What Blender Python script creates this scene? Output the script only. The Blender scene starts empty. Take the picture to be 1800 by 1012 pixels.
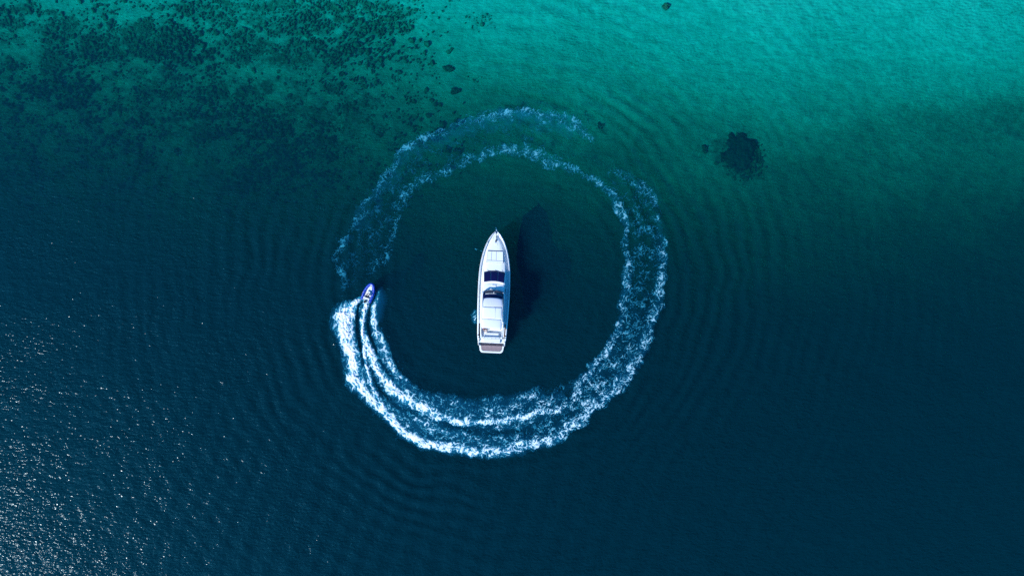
import bpy, bmesh, math, random
import numpy as np
from mathutils import Vector, Matrix

R = math.radians
rng = np.random.default_rng(7)
random.seed(7)
sc = bpy.context.scene
col = sc.collection

# ------------------------------------------------------------------ camera
H = 111.6                                   # drone height above the sea, metres
S = H * 1.5 / 1800.0                        # metres per photograph pixel at sea level
cd = bpy.data.cameras.new("camera"); cam = bpy.data.objects.new("camera", cd); col.objects.link(cam)
cd.sensor_width = 36.0; cd.lens = 24.0; cd.clip_start = 0.5; cd.clip_end = 8000.0
cam.location = (0, 0, H); cam.rotation_euler = (0, 0, 0)
sc.camera = cam

# ------------------------------------------------------------------ sky, sun, exposure
SUN_EL, SUN_AZ = R(38), R(36)               # the sun stands towards (-cos az, -sin az)
wd = bpy.data.worlds.new("World"); sc.world = wd; wd.use_nodes = True
wn, wl = wd.node_tree.nodes, wd.node_tree.links
sky = wn.new("ShaderNodeTexSky"); sky.sky_type = 'NISHITA'; sky.sun_disc = False
sky.sun_elevation = SUN_EL; sky.sun_rotation = R(270) - SUN_AZ
tint = wn.new("ShaderNodeMix"); tint.data_type = 'RGBA'; tint.blend_type = 'MULTIPLY'
tint.inputs[0].default_value = 1.0; tint.inputs[7].default_value = (0.06, 0.54, 1.0, 1)   # clear deep blue sky
wl.new(sky.outputs[0], tint.inputs[6]); wl.new(tint.outputs[2], wn["Background"].inputs[0])
wn["Background"].inputs[1].default_value = 0.15
sl = bpy.data.lights.new("sun", 'SUN'); sun = bpy.data.objects.new("sun", sl); col.objects.link(sun)
sl.energy = 3.9; sl.angle = R(0.53); sl.color = (1.0, 0.985, 0.95)
ld = Vector((math.cos(SUN_AZ) * math.cos(SUN_EL), math.sin(SUN_AZ) * math.cos(SUN_EL), -math.sin(SUN_EL)))
sun.rotation_euler = ld.to_track_quat('-Z', 'Y').to_euler(); sun.location = (-60, -45, 80)
sc.view_settings.view_transform = 'Standard'; sc.view_settings.look = 'None'
sc.view_settings.exposure = 0.35; sc.view_settings.gamma = 1.0
sc.view_settings.use_curve_mapping = False
cy = sc.cycles
cy.max_bounces = 6; cy.diffuse_bounces = 2; cy.glossy_bounces = 3; cy.transmission_bounces = 4
cy.transparent_max_bounces = 24; cy.volume_bounces = 0
cy.use_denoising = False
cy.caustics_reflective = False; cy.caustics_refractive = False
cy.sample_clamp_indirect = 4.0; cy.sample_clamp_direct = 3.0

# ------------------------------------------------------------------ helpers
def tag(o, label=None, cat=None, group=None, kind=None):
    for k, v in (("label", label), ("category", cat), ("group", group), ("kind", kind)):
        if v: o[k] = v
    return o

def mesh_obj(name, verts, faces, mat=None, parent=None, smooth=False):
    me = bpy.data.meshes.new(name)
    me.from_pydata([tuple(v) for v in verts], [], [tuple(f) for f in faces]); me.update()
    return link(name, me, mat, parent, smooth)

def link(name, me, mat=None, parent=None, smooth=False):
    o = bpy.data.objects.new(name, me); col.objects.link(o)
    if mat: me.materials.append(mat)
    if smooth: me.polygons.foreach_set("use_smooth", [True] * len(me.polygons))
    if parent: o.parent = parent
    return o

def from_bm(name, bm, mat, parent, smooth=False):
    bmesh.ops.recalc_face_normals(bm, faces=bm.faces[:])
    me = bpy.data.meshes.new(name); bm.to_mesh(me); bm.free()
    return link(name, me, mat, parent, smooth)

def grid_mesh(name, X, Y, Z, mat):
    """X, Y, Z as (ny, nx) arrays -> quad sheet"""
    ny, nx = X.shape
    co = np.stack([X, Y, Z], -1).reshape(-1, 3).astype(np.float32)
    i = np.arange(ny * nx).reshape(ny, nx)
    q = np.stack([i[:-1, :-1], i[:-1, 1:], i[1:, 1:], i[1:, :-1]], -1).reshape(-1, 4)
    return np_mesh(name, co, q, mat)

def np_mesh(name, co, q, mat, smooth=True):
    me = bpy.data.meshes.new(name); k = q.shape[1]
    me.vertices.add(len(co)); me.vertices.foreach_set("co", co.astype(np.float32).ravel())
    me.loops.add(q.size); me.loops.foreach_set("vertex_index", q.astype(np.int32).ravel())
    me.polygons.add(len(q))
    me.polygons.foreach_set("loop_start", np.arange(0, q.size, k, dtype=np.int32))
    me.update(calc_edges=True); me.validate()
    me.polygons.foreach_set("use_smooth", np.full(len(me.polygons), smooth))
    o = bpy.data.objects.new(name, me); col.objects.link(o)
    if mat: me.materials.append(mat)
    return o

def attr(o, name, vals):
    a = o.data.attributes.new(name, 'FLOAT', 'POINT'); a.data.foreach_set("value", vals.astype(np.float32).ravel())

def box(name, x0, x1, y0, y1, z0, z1, mat, parent, bev=0.03, seg=2):
    bm = bmesh.new(); bmesh.ops.create_cube(bm, size=1)
    for v in bm.verts:
        v.co = Vector((x0 + (v.co.x + .5) * (x1 - x0), y0 + (v.co.y + .5) * (y1 - y0), z0 + (v.co.z + .5) * (z1 - z0)))
    if bev: bmesh.ops.bevel(bm, geom=bm.edges[:], offset=bev, segments=seg, affect='EDGES', profile=.5)
    return from_bm(name, bm, mat, parent, False)

def prism(name, pts, z0, z1, mat, parent, bev=0.03, inset_top=0.0, camber=0.0, taper=None, smooth=False):
    """vertical prism on an outline; the top may be inset and cambered; z1 may be a function of (x, y)"""
    n = len(pts); cx = sum(p[0] for p in pts) / n; cyy = sum(p[1] for p in pts) / n
    fz = z1 if callable(z1) else (lambda x, y: z1)
    bot = [(x, y, z0(x, y) if callable(z0) else z0) for x, y in pts]
    top = []
    for x, y in pts:
        d = math.hypot(x - cx, y - cyy) or 1
        k = 1 - inset_top / d
        tx, ty = cx + (x - cx) * k, cyy + (y - cyy) * k
        top.append((tx, ty, fz(tx, ty)))
    bm = bmesh.new()
    vb = [bm.verts.new(p) for p in bot]; vt = [bm.verts.new(p) for p in top]
    for i in range(n):
        j = (i + 1) % n; bm.faces.new((vb[i], vb[j], vt[j], vt[i]))
    bm.faces.new(vb[::-1]); ft = bm.faces.new(vt)
    if bev: bmesh.ops.bevel(bm, geom=list(ft.edges), offset=bev, segments=3, affect='EDGES', profile=.5)
    bm.faces.ensure_lookup_table()
    return from_bm(name, bm, mat, parent, smooth)

def tube(name, path, r, mat, parent, closed=False, n=8):
    P = [Vector(p) for p in path]; m = len(P); vs, fs = [], []
    rr = r if isinstance(r, (list, tuple)) else [r] * m
    for i, p in enumerate(P):
        a = P[(i - 1) % m] if (closed or i > 0) else p
        b = P[(i + 1) % m] if (closed or i < m - 1) else p
        t = (b - a).normalized()
        up = Vector((0, 0, 1)) if abs(t.z) < .9 else Vector((0, 1, 0))
        u = t.cross(up).normalized(); w = u.cross(t)
        for k in range(n):
            an = 2 * math.pi * k / n
            vs.append(p + (u * math.cos(an) + w * math.sin(an)) * rr[i])
    for i in range(m if closed else m - 1):
        j = (i + 1) % m
        for k in range(n):
            l = (k + 1) % n; fs.append((i * n + k, i * n + l, j * n + l, j * n + k))
    if not closed:
        fs.append(tuple(range(n - 1, -1, -1))); fs.append(tuple((m - 1) * n + k for k in range(n)))
    return mesh_obj(name, vs, fs, mat, parent, True)

def loft(name, rings, mat, parent, closed=False, caps=False, smooth=True, shift=0):
    n = len(rings[0]); vs = [p for r in rings for p in r]; fs = []
    for i in range(len(rings) - 1):
        for k in range(n if closed else n - 1):
            l = (k + 1) % n; fs.append((i * n + k, i * n + l, (i + 1) * n + l, (i + 1) * n + k))
    if caps:
        fs.append(tuple(range(n - 1, -1, -1))); fs.append(tuple((len(rings) - 1) * n + k for k in range(n)))
    return mesh_obj(name, vs, fs, mat, parent, smooth)

def spline(pts, per=8):
    P = np.array(pts, float); out = []
    Q = np.vstack([2 * P[0] - P[1], P, 2 * P[-1] - P[-2]])
    for i in range(1, len(Q) - 2):
        for t in np.linspace(0, 1, per, endpoint=False):
            a, b, c, d = Q[i - 1], Q[i], Q[i + 1], Q[i + 2]
            out.append(.5 * ((2 * b) + (c - a) * t + (2 * a - 5 * b + 4 * c - d) * t * t + (3 * b - a - 3 * c + d) * t ** 3))
    out.append(P[-1]); return np.array(out)

def perlin(x, y, seed=0):
    xi = np.floor(x).astype(np.int64); yi = np.floor(y).astype(np.int64); xf, yf = x - xi, y - yi
    def g(ix, iy, dx, dy):
        h = (ix * 374761393 + iy * 668265263 + seed * 1442695041) & 0xffffffff
        h = ((h ^ (h >> 13)) * 1274126177) & 0xffffffff
        a = ((h ^ (h >> 16)) & 0xffff) * (2 * np.pi / 65536)
        return np.cos(a) * dx + np.sin(a) * dy
    u = xf ** 3 * (xf * (xf * 6 - 15) + 10); v = yf ** 3 * (yf * (yf * 6 - 15) + 10)
    a = g(xi, yi, xf, yf) * (1 - u) + g(xi + 1, yi, xf - 1, yf) * u
    b = g(xi, yi + 1, xf, yf - 1) * (1 - u) + g(xi + 1, yi + 1, xf - 1, yf - 1) * u
    return (a * (1 - v) + b * v) * 1.5

def fbm(x, y, seed, octs=4, gain=.5):
    t = 0; a = 1.0
    for o in range(octs):
        t = t + a * perlin(x * 2 ** o + 17.3 * o, y * 2 ** o - 9.1 * o, seed + o); a *= gain
    return t

def smooth01(a, b, x):
    t = np.clip((x - a) / (b - a), 0, 1); return t * t * (3 - 2 * t)

# ------------------------------------------------------------------ materials
def mat_new(name):
    m = bpy.data.materials.new(name); m.use_nodes = True; n = m.node_tree.nodes; n.clear()
    return m, n, m.node_tree.links, n.new("ShaderNodeOutputMaterial")

def paint(name, rgb, rough=.4, metal=0.0, var=.06, scale=3.0, coat=0.0, bump=0.0, bscale=40.0):
    """principled paint with a little uneven wear in colour and gloss"""
    m, n, l, out = mat_new(name)
    p = n.new("ShaderNodeBsdfPrincipled"); l.new(p.outputs[0], out.inputs[0])
    p.inputs["Roughness"].default_value = rough; p.inputs["Metallic"].default_value = metal
    if "Coat Weight" in p.inputs: p.inputs["Coat Weight"].default_value = coat
    tc = n.new("ShaderNodeTexCoord"); nz = n.new("ShaderNodeTexNoise")
    nz.inputs["Scale"].default_value = scale; nz.inputs["Detail"].default_value = 5
    l.new(tc.outputs["Object"], nz.inputs["Vector"])
    mx = n.new("ShaderNodeMix"); mx.data_type = 'RGBA'
    mx.inputs[6].default_value = (*[c * (1 - var * 1.6) for c in rgb], 1); mx.inputs[7].default_value = (*[min(1, c * (1 + var)) for c in rgb], 1)
    l.new(nz.outputs[0], mx.inputs[0]); l.new(mx.outputs[2], p.inputs["Base Color"])
    if bump:
        b = n.new("ShaderNodeBump"); b.inputs["Distance"].default_value = bump
        nb = n.new("ShaderNodeTexNoise"); nb.inputs["Scale"].default_value = bscale; l.new(tc.outputs["Object"], nb.inputs["Vector"])
        l.new(nb.outputs[0], b.inputs["Height"]); l.new(b.outputs[0], p.inputs["Normal"])
    return m

M = dict(
    gel=paint("white_gelcoat", (.86, .86, .86), .28, var=.03, scale=1.2),
    deck=paint("nonslip_deck", (.84, .84, .84), .6, var=.05, scale=2.0, bump=.002, bscale=60),
    canvas=paint("white_canvas", (.82, .82, .84), .8, var=.04, scale=1.5, bump=.01, bscale=6),
    canvas2=paint("lilac_canvas", (.68, .68, .76), .8, var=.04, scale=1.5, bump=.01, bscale=6),
    cushion=paint("cushion_vinyl", (.82, .82, .83), .55, var=.05, scale=4),
    glass=paint("tinted_glass", (.008, .007, .06), .06, var=.2, scale=1.0),
    steel=paint("stainless_steel", (.62, .63, .65), .22, metal=1.0, var=.05),
    dark=paint("black_rubber", (.015, .015, .02), .5, var=.2),
    grey=paint("grey_caulking", (.12, .12, .14), .7, var=.1),
    teak=paint("weathered_teak", (.30, .215, .225), .7, var=.25, scale=7.0, bump=.003, bscale=30),
    teakdark=paint("wet_teak", (.10, .065, .06), .5, var=.3, scale=7.0),
    blue=paint("blue_tube_fabric", (.0, .045, .44), .45, var=.12, scale=5),
    bottom=paint("hull_bottom_paint", (.02, .03, .08), .6, var=.2),
    skin=paint("skin", (.48, .27, .19), .55, var=.06, scale=8),
    red=paint("red_cloth", (.35, .02, .04), .8, var=.15, scale=10),
    navy=paint("dark_cloth", (.012, .014, .03), .8, var=.15, scale=10),
    hair=paint("dark_hair", (.015, .01, .008), .6, var=.2, scale=20),
    eye=paint("eye", (.03, .02, .02), .3),
)

# ------------------------------------------------------------------ water: one closed body of sea water
def px(x, y, depth=0.0):
    """photograph pixel -> metres on the plane at that depth"""
    k = S * (H + depth) / H
    return (x - 900.0) * k, (506.0 - y) * k

RC = ((880 - 900) * S, (506 - 495) * S)         # centre of the wake ring

def seabed_depth(X, Y):
    qx, qy = X / S + 900, 506 - Y / S
    m = np.interp(qx, [-400, 0, 300, 700, 1000, 1300, 1700, 2200], [120, 112, 132, 168, 202, 256, 255, 245])
    d = np.interp(qy - m, [-900, -260, -170, -100, -40, 20, 80, 160, 260, 420, 700, 1400],
                  [.55, .72, .95, 1.45, 2.05, 2.65, 3.25, 4.3, 5.7, 8.6, 12, 16])
    return d

def water_height(X, Y):
    r = np.hypot(X - RC[0], Y - RC[1]); Rm = 27.0
    w = .035 * fbm(X / 7.0, Y / 5.0, 3, 3) + .016 * perlin(X / 2.6 + .4 * Y / 2.6, Y / 1.7, 9)
    mod = .6 + .8 * perlin(X / 14, Y / 14, 21)
    r = r + 1.2 * fbm(X / 11, Y / 11, 27, 3)
    out = np.exp(-np.abs(r - Rm) / np.where(r > Rm, 26.0, 7.0)) * np.clip(mod, .15, 1.4)
    w = w + .08 * out * np.sin(2 * np.pi * (r + .5 * perlin(X / 6, Y / 6, 5)) / 2.5)
    w = w + .03 * np.exp(-((X + Y * .2 + 30) / 50) ** 2) * np.sin(2 * np.pi * (X * .95 - Y * .32) / 3.6 + 2 * perlin(X / 15, Y / 15, 8)) * smooth01(5, -30, Y)
    return w

def axis(a, b, step, far, k=14):
    core = np.arange(a, b + step * .5, step)
    ext = np.geomspace(step * 4, far, k)
    return np.concatenate([a - ext[::-1], core, b + ext])

gx, gy = axis(-96, 96, .3, 1300), axis(-58, 58, .3, 1300)
GX, GY = np.meshgrid(gx, gy)
fade = smooth01(140, 96, np.abs(GX)) * smooth01(100, 58, np.abs(GY))
GZ = water_height(GX, GY) * fade

m, n, l, out = mat_new("sea_water")
lw = n.new("ShaderNodeLayerWeight"); lw.inputs["Blend"].default_value = .5      # Schlick reflectance of water, alike from both sides
pw = n.new("ShaderNodeMath"); pw.operation = 'POWER'; pw.inputs[1].default_value = 5.0; l.new(lw.outputs["Facing"], pw.inputs[0])
fr = n.new("ShaderNodeMath"); fr.operation = 'MULTIPLY_ADD'; fr.inputs[1].default_value = .97; fr.inputs[2].default_value = .034; l.new(pw.outputs[0], fr.inputs[0])
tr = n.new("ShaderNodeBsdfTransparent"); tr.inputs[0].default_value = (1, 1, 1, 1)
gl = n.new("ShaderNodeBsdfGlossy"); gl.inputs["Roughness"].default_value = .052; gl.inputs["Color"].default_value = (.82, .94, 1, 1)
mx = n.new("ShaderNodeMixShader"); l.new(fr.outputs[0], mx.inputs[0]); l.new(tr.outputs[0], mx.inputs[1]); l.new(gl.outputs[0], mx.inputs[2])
l.new(mx.outputs[0], out.inputs["Surface"])
tc = n.new("ShaderNodeTexCoord")
def wave_noise(sx, sy, rot, det):
    mp = n.new("ShaderNodeMapping"); mp.inputs["Scale"].default_value = (sx, sy, 1); mp.inputs["Rotation"].default_value = (0, 0, rot)
    l.new(tc.outputs["Object"], mp.inputs["Vector"])
    nz = n.new("ShaderNodeTexNoise"); nz.inputs["Scale"].default_value = 1.0; nz.inputs["Detail"].default_value = det; nz.inputs["Roughness"].default_value = .5
    l.new(mp.outputs[0], nz.inputs["Vector"]); return nz.outputs[0]
def mathn(op, a_, b_, c_=None):
    q_ = n.new("ShaderNodeMath"); q_.operation = op
    for k_, v_ in enumerate((a_, b_, c_)):
        if v_ is None: continue
        if isinstance(v_, (int, float)): q_.inputs[k_].default_value = v_
        else: l.new(v_, q_.inputs[k_])
    return q_.outputs[0]
gust = mathn('MULTIPLY_ADD', wave_noise(.045, .10, .5, 2), 1.7, .05)          # cat's paws: rougher and calmer patches
fine = mathn('MULTIPLY', wave_noise(3.0, 5.2, .1, 1), .024)
fine = mathn('MULTIPLY_ADD', wave_noise(1.5, 2.9, -.12, 1), .085, fine)
hs = mathn('MULTIPLY', fine, gust)
hs = mathn('MULTIPLY_ADD', wave_noise(.6, 1.1, .22, 1), .10, hs)
hs = mathn('MULTIPLY_ADD', wave_noise(.95, .6, .9, 1), .035, hs)
bp = n.new("ShaderNodeBump"); bp.inputs["Strength"].default_value = 1.0; bp.inputs["Distance"].default_value = 1.0
l.new(hs, bp.inputs["Height"]); l.new(bp.outputs[0], lw.inputs["Normal"]); l.new(bp.outputs[0], gl.inputs["Normal"])
dt = n.new("ShaderNodeVectorMath"); dt.operation = 'DOT_PRODUCT'; dt.inputs[1].default_value = tuple(-ld)     # wave light put into the transparent colour: brighter where faces tilt sunward
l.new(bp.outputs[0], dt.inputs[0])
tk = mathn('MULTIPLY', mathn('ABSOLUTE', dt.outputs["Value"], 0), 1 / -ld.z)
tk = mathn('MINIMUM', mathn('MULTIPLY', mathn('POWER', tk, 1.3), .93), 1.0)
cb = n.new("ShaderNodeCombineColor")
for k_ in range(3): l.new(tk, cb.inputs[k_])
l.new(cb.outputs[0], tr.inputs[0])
vs_ = n.new("ShaderNodeVolumeScatter"); vs_.inputs["Color"].default_value = (0.02, .25, .41, 1); vs_.inputs["Density"].default_value = .15
vs_.inputs["Anisotropy"].default_value = 0.0
va = n.new("ShaderNodeVolumeAbsorption"); va.inputs["Color"].default_value = (0.0, .90, .885, 1); va.inputs["Density"].default_value = 2.8
ad = n.new("ShaderNodeAddShader"); l.new(vs_.outputs[0], ad.inputs[0]); l.new(va.outputs[0], ad.inputs[1]); l.new(ad.outputs[0], out.inputs["Volume"])
M["water"] = m

ny, nx = GX.shape
co = np.stack([GX, GY, GZ], -1).reshape(-1, 3)
i = np.arange(ny * nx).reshape(ny, nx)
q = np.stack([i[:-1, :-1], i[:-1, 1:], i[1:, 1:], i[1:, :-1]], -1).reshape(-1, 4)
rim = np.concatenate([i[0, :-1], i[:-1, -1], i[-1, :0:-1], i[:0:-1, 0]])
low = co[rim].copy(); low[:, 2] = -80
lo_i = len(co) + np.arange(len(rim))
side = np.stack([rim, lo_i, np.roll(lo_i, -1), np.roll(rim, -1)], -1)
B = len(co) + len(rim)
corn = np.array([[gx[0], gy[0], -80], [gx[-1], gy[0], -80], [gx[-1], gy[-1], -80], [gx[0], gy[-1], -80]])
c0 = [len(co), len(co) + nx - 1, len(co) + nx - 1 + ny - 1, len(co) + 2 * (nx - 1) + ny - 1]
# the floor of the body as a fan of quads to its centre line keeps the mesh closed
cen = np.array([[0, 0, -80]])
co2 = np.vstack([co, low, cen])
sea = np_mesh("sea_water", co2, np.vstack([q, side]), None)
bm = bmesh.new(); bm.from_mesh(sea.data); bm.verts.ensure_lookup_table()
cv = bm.verts[B]
L_ = len(rim)
for k in range(L_):
    bm.faces.new((cv, bm.verts[int(lo_i[(k + 1) % L_])], bm.verts[int(lo_i[k])]))
bm.to_mesh(sea.data); bm.free()
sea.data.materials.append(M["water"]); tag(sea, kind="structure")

# ------------------------------------------------------------------ seabed
m, n, l, out = mat_new("seabed_sand")
p = n.new("ShaderNodeBsdfPrincipled"); p.inputs["Roughness"].default_value = .9; l.new(p.outputs[0], out.inputs[0])
if "Specular IOR Level" in p.inputs: p.inputs["Specular IOR Level"].default_value = 0.1
tc = n.new("ShaderNodeTexCoord")
n1 = n.new("ShaderNodeTexNoise"); n1.inputs["Scale"].default_value = .9; n1.inputs["Detail"].default_value = 8; n1.inputs["Roughness"].default_value = .65
l.new(tc.outputs["Object"], n1.inputs["Vector"])
cr = n.new("ShaderNodeValToRGB")
cr.color_ramp.elements[0].position = .33; cr.color_ramp.elements[0].color = (.58, .56, .46, 1)
cr.color_ramp.elements[1].position = .68; cr.color_ramp.elements[1].color = (.82, .80, .68, 1)
l.new(n1.outputs[0], cr.inputs[0])
at = n.new("ShaderNodeAttribute"); at.attribute_name = "litter"
n2 = n.new("ShaderNodeTexNoise"); n2.inputs["Scale"].default_value = 2.2; n2.inputs["Detail"].default_value = 6; n2.inputs["Roughness"].default_value = .7
l.new(tc.outputs["Object"], n2.inputs["Vector"])
am = n.new("ShaderNodeMath"); am.operation = 'MULTIPLY_ADD'; am.inputs[1].default_value = 1.0
ms = n.new("ShaderNodeMath"); ms.operation = 'SUBTRACT'; l.new(n2.outputs[0], ms.inputs[0]); ms.inputs[1].default_value = .5
l.new(ms.outputs[0], am.inputs[0]); l.new(at.outputs["Fac"], am.inputs[2])
mr = n.new("ShaderNodeMapRange"); mr.inputs[1].default_value = .12; mr.inputs[2].default_value = .95; l.new(am.outputs[0], mr.inputs[0])
mc = n.new("ShaderNodeMix"); mc.data_type = 'RGBA'; mc.inputs[7].default_value = (.13, .17, .10, 1)
l.new(mr.outputs[0], mc.inputs[0]); l.new(cr.outputs[0], mc.inputs[6]); l.new(mc.outputs[2], p.inputs["Base Color"])
M["sand"] = m
M["weed"] = paint("seagrass", (.19, .235, .14), .8, var=.5, scale=1.5)
M["knob"] = paint("weedy_rock", (.15, .19, .115), .85, var=.6, scale=2.0, bump=.05, bscale=5)
M["reef"] = paint("reef_rock", (.04, .05, .035), .85, var=.95, scale=1.3, bump=.05, bscale=5)

PATCH = [  # dark weed beds in the shallows: x, y, half-width, half-height, strength (photograph pixels)
    (270, 75, 60, 30, .9), (190, 80, 50, 22, .65), (110, 50, 30, 20, .6), (20, 30, 25, 18, .7), (85, 20, 12, 9, .7),
    (50, 12, 12, 8, .6), (92, 105, 22, 22, .7), (118, 120, 12, 10, .6), (130, 165, 25, 22, .6), (20, 112, 25, 12, .5), (85, 150, 35, 18, .55),
    (430, 85, 45, 22, .6), (530, 95, 60, 20, .65), (620, 85, 18, 14, .7), (365, 95, 10, 9, .7), (325, 118, 8, 7, .6),
    (290, 155, 40, 18, .5), (375, 162, 40, 12, .6), (440, 162, 14, 12, .9), (466, 156, 12, 10, 1.), (575, 158, 12, 8, .8),
    (350, 232, 60, 12, .5), (455, 232, 40, 11, .65), (300, 200, 60, 14, .35), (500, 205, 70, 18, .45), (430, 15, 120, 16, .45), (590, 15, 80, 20, .5),
    (640, 40, 60, 25, .45), (480, 45, 90, 22, .45), (700, 22, 18, 14, .6), (712, 45, 12, 10, .6), (740, 100, 10, 8, .4), (850, 35, 15, 12, .4),
    (540, 260, 60, 20, .5), (480, 300, 60, 20, .4), (400, 320, 60, 20, .35), (600, 210, 60, 20, .4), (640, 180, 30, 16, .5), (330, 190, 130, 40, .25),
    (1610, 190, 40, 14, .45), (1650, 210, 50, 16, .5), (1760, 185, 40, 16, .5), (1790, 215, 40, 25, .45), (1470, 195, 30, 10, .35), (1560, 215, 60, 14, .35), (1700, 235, 80, 22, .4),
    (1790, 17, 12, 6, .5), (1765, 22, 6, 5, .5), (1797, 60, 5, 6, .5), (1735, 8, 12, 6, .35),
]

def weed_field(X, Y):
    d = seabed_depth(X, Y); k = S * (H + d) / H
    qx, qy = X / k + 900, 506 - Y / k
    wx = qx + 16 * fbm(qx / 40, qy / 30, 31, 3); wy = qy + 9 * fbm(qx / 40, qy / 30, 37, 3)
    f = np.zeros_like(X)
    for (a, b, rx, ry, s) in PATCH + [(1297, 272, 40, 38, .75), (1330, 300, 20, 20, .45), (1237, 262, 9, 9, .6), (1055, 222, 9, 8, .5)]:
        e = ((wx - a) / (rx * 1.15)) ** 2 + ((wy - b) / (ry * 1.15)) ** 2
        f = np.maximum(f, s * smooth01(1.5, .35, e))
    zone = smooth01(960, 600, qx + 60 * fbm(qx / 90, qy / 60, 43, 3)) * smooth01(430, 270, qy)
    f = f * (.72 + .45 * fbm(qx / 11, qy / 8, 47, 3, .6)) + zone * (.30 + .36 * fbm(qx / 34, qy / 20, 41, 3, .6) + .24 * fbm(qx / 9, qy / 6.5, 45, 3, .65))
    f = f + .10 * smooth01(.15, .9, fbm(qx / 120, qy / 60, 51, 3)) * smooth01(1000, 500, qx)
    return np.clip(f, 0, 1)

bx, by = axis(-105, 105, .4, 1250, 12), axis(-68, 68, .4, 1250, 12)
BX, BY = np.meshgrid(bx, by)
D = seabed_depth(BX, BY)
kz = S * (H + D) / H; QX, QY = BX / kz + 900, 506 - BY / kz
fade = smooth01(150, 100, np.abs(BX)) * smooth01(110, 62, np.abs(BY))
rip = .035 * np.sin(2 * np.pi * (BX * .45 + BY * .9 + 1.2 * fbm(BX / 9, BY / 9, 61, 2)) / 1.9) + .03 * np.sin(2 * np.pi * (BX * .8 - BY * .6 + 1.5 * perlin(BX / 8, BY / 8, 66)) / 2.7)  # sand ripples shaped in to stand for rippling light on the bed
rip = rip + .16 * fbm(BX / 3.2, BY / 2.4, 71, 3) + .35 * fbm(BX / 16, BY / 12, 75, 3)
for arc in ([(830, 112), (875, 104), (920, 107), (965, 118), (1010, 137), (1050, 158), (1090, 180), (1130, 205)],
            [(840, 128), (880, 121), (930, 124), (970, 134)], [(895, 28), (960, 28), (1020, 38)],
            [(280, 217), (330, 216), (400, 212)], [(430, 250), (470, 246), (520, 250)]):  # ridges added in the sand for bright arcs of light focused by wake crests
    P = spline(arc, 10); dmin = np.full(BX.shape, 1e9)
    for a, b in zip(P[:-1], P[1:]):
        v = b - a; t = np.clip(((QX - a[0]) * v[0] + (QY - a[1]) * v[1]) / (v @ v), 0, 1)
        dmin = np.minimum(dmin, np.hypot(QX - a[0] - t * v[0], QY - a[1] - t * v[1]))
    rip = rip + .17 * np.exp(-(dmin / 5.0) ** 2)
WF = weed_field(BX, BY) * fade
bed = grid_mesh("seabed", BX, BY, np.minimum(-D + rip * fade * smooth01(14, 7, D) * np.clip(D * .42, .2, 1), -.5), M["sand"])
attr(bed, "litter", WF * .95); tag(bed, kind="structure")

# seagrass tufts, thicker where the beds are
N = 95000
tx, ty = rng.uniform(-90, 5, N), rng.uniform(6, 56, N)
w = weed_field(tx, ty)
keep = rng.random(N) < np.clip(w * .62 - .06, 0, .5); tx, ty = tx[keep], ty[keep]
nf = 420; fa, fr_ = rng.uniform(0, 6.283, nf), np.abs(rng.normal(0, 1, nf)) * 1.1 + 2.0 * rng.random(nf) ** .5      # a loose fringe of weed round the large reef
rc_ = px(1306, 284, 2.6); tx = np.append(tx, rc_[0] + fr_ * np.cos(fa)); ty = np.append(ty, rc_[1] + fr_ * np.sin(fa)); N = len(tx)
td = seabed_depth(tx, ty)
rad = rng.uniform(.09, .27, N) * (1 + 1.2 * (rng.random(N) < .08)); K = 5
ang = (np.arange(K) / K * 2 * np.pi)[None] + rng.uniform(0, 6.28, (N, 1))
rr = rad[:, None] * rng.uniform(.55, 1.35, (N, K))
rimx = tx[:, None] + rr * np.cos(ang); rimy = ty[:, None] + rr * np.sin(ang)
base = -td + .05
tco = np.zeros((N, K * 2 + 1, 3))
tco[:, :K, 0], tco[:, :K, 1], tco[:, :K, 2] = rimx, rimy, (base - .25)[:, None]
a2 = ang + .5; r2 = rr * rng.uniform(.4, .8, (N, K))
tco[:, K:2 * K, 0], tco[:, K:2 * K, 1] = tx[:, None] + r2 * np.cos(a2), ty[:, None] + r2 * np.sin(a2)
tco[:, K:2 * K, 2] = (base + rad * .55)[:, None] + rng.uniform(-.04, .04, (N, K))
tco[:, 2 * K] = np.stack([tx, ty, base + rad * .7], -1)
f = []
for k in range(K):
    j = (k + 1) % K
    f += [(k, j, K + k), (j, K + j, K + k), (K + k, K + j, 2 * K)]
tri = (np.arange(N) * (2 * K + 1))[:, None, None] + np.array(f)[None]
weed = np_mesh("seagrass", tco.reshape(-1, 3), tri.reshape(-1, 3), M["weed"], False)
tag(weed, "dark seagrass and rubble mottling the shallow sand at upper left", "seagrass", kind="stuff")

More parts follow.
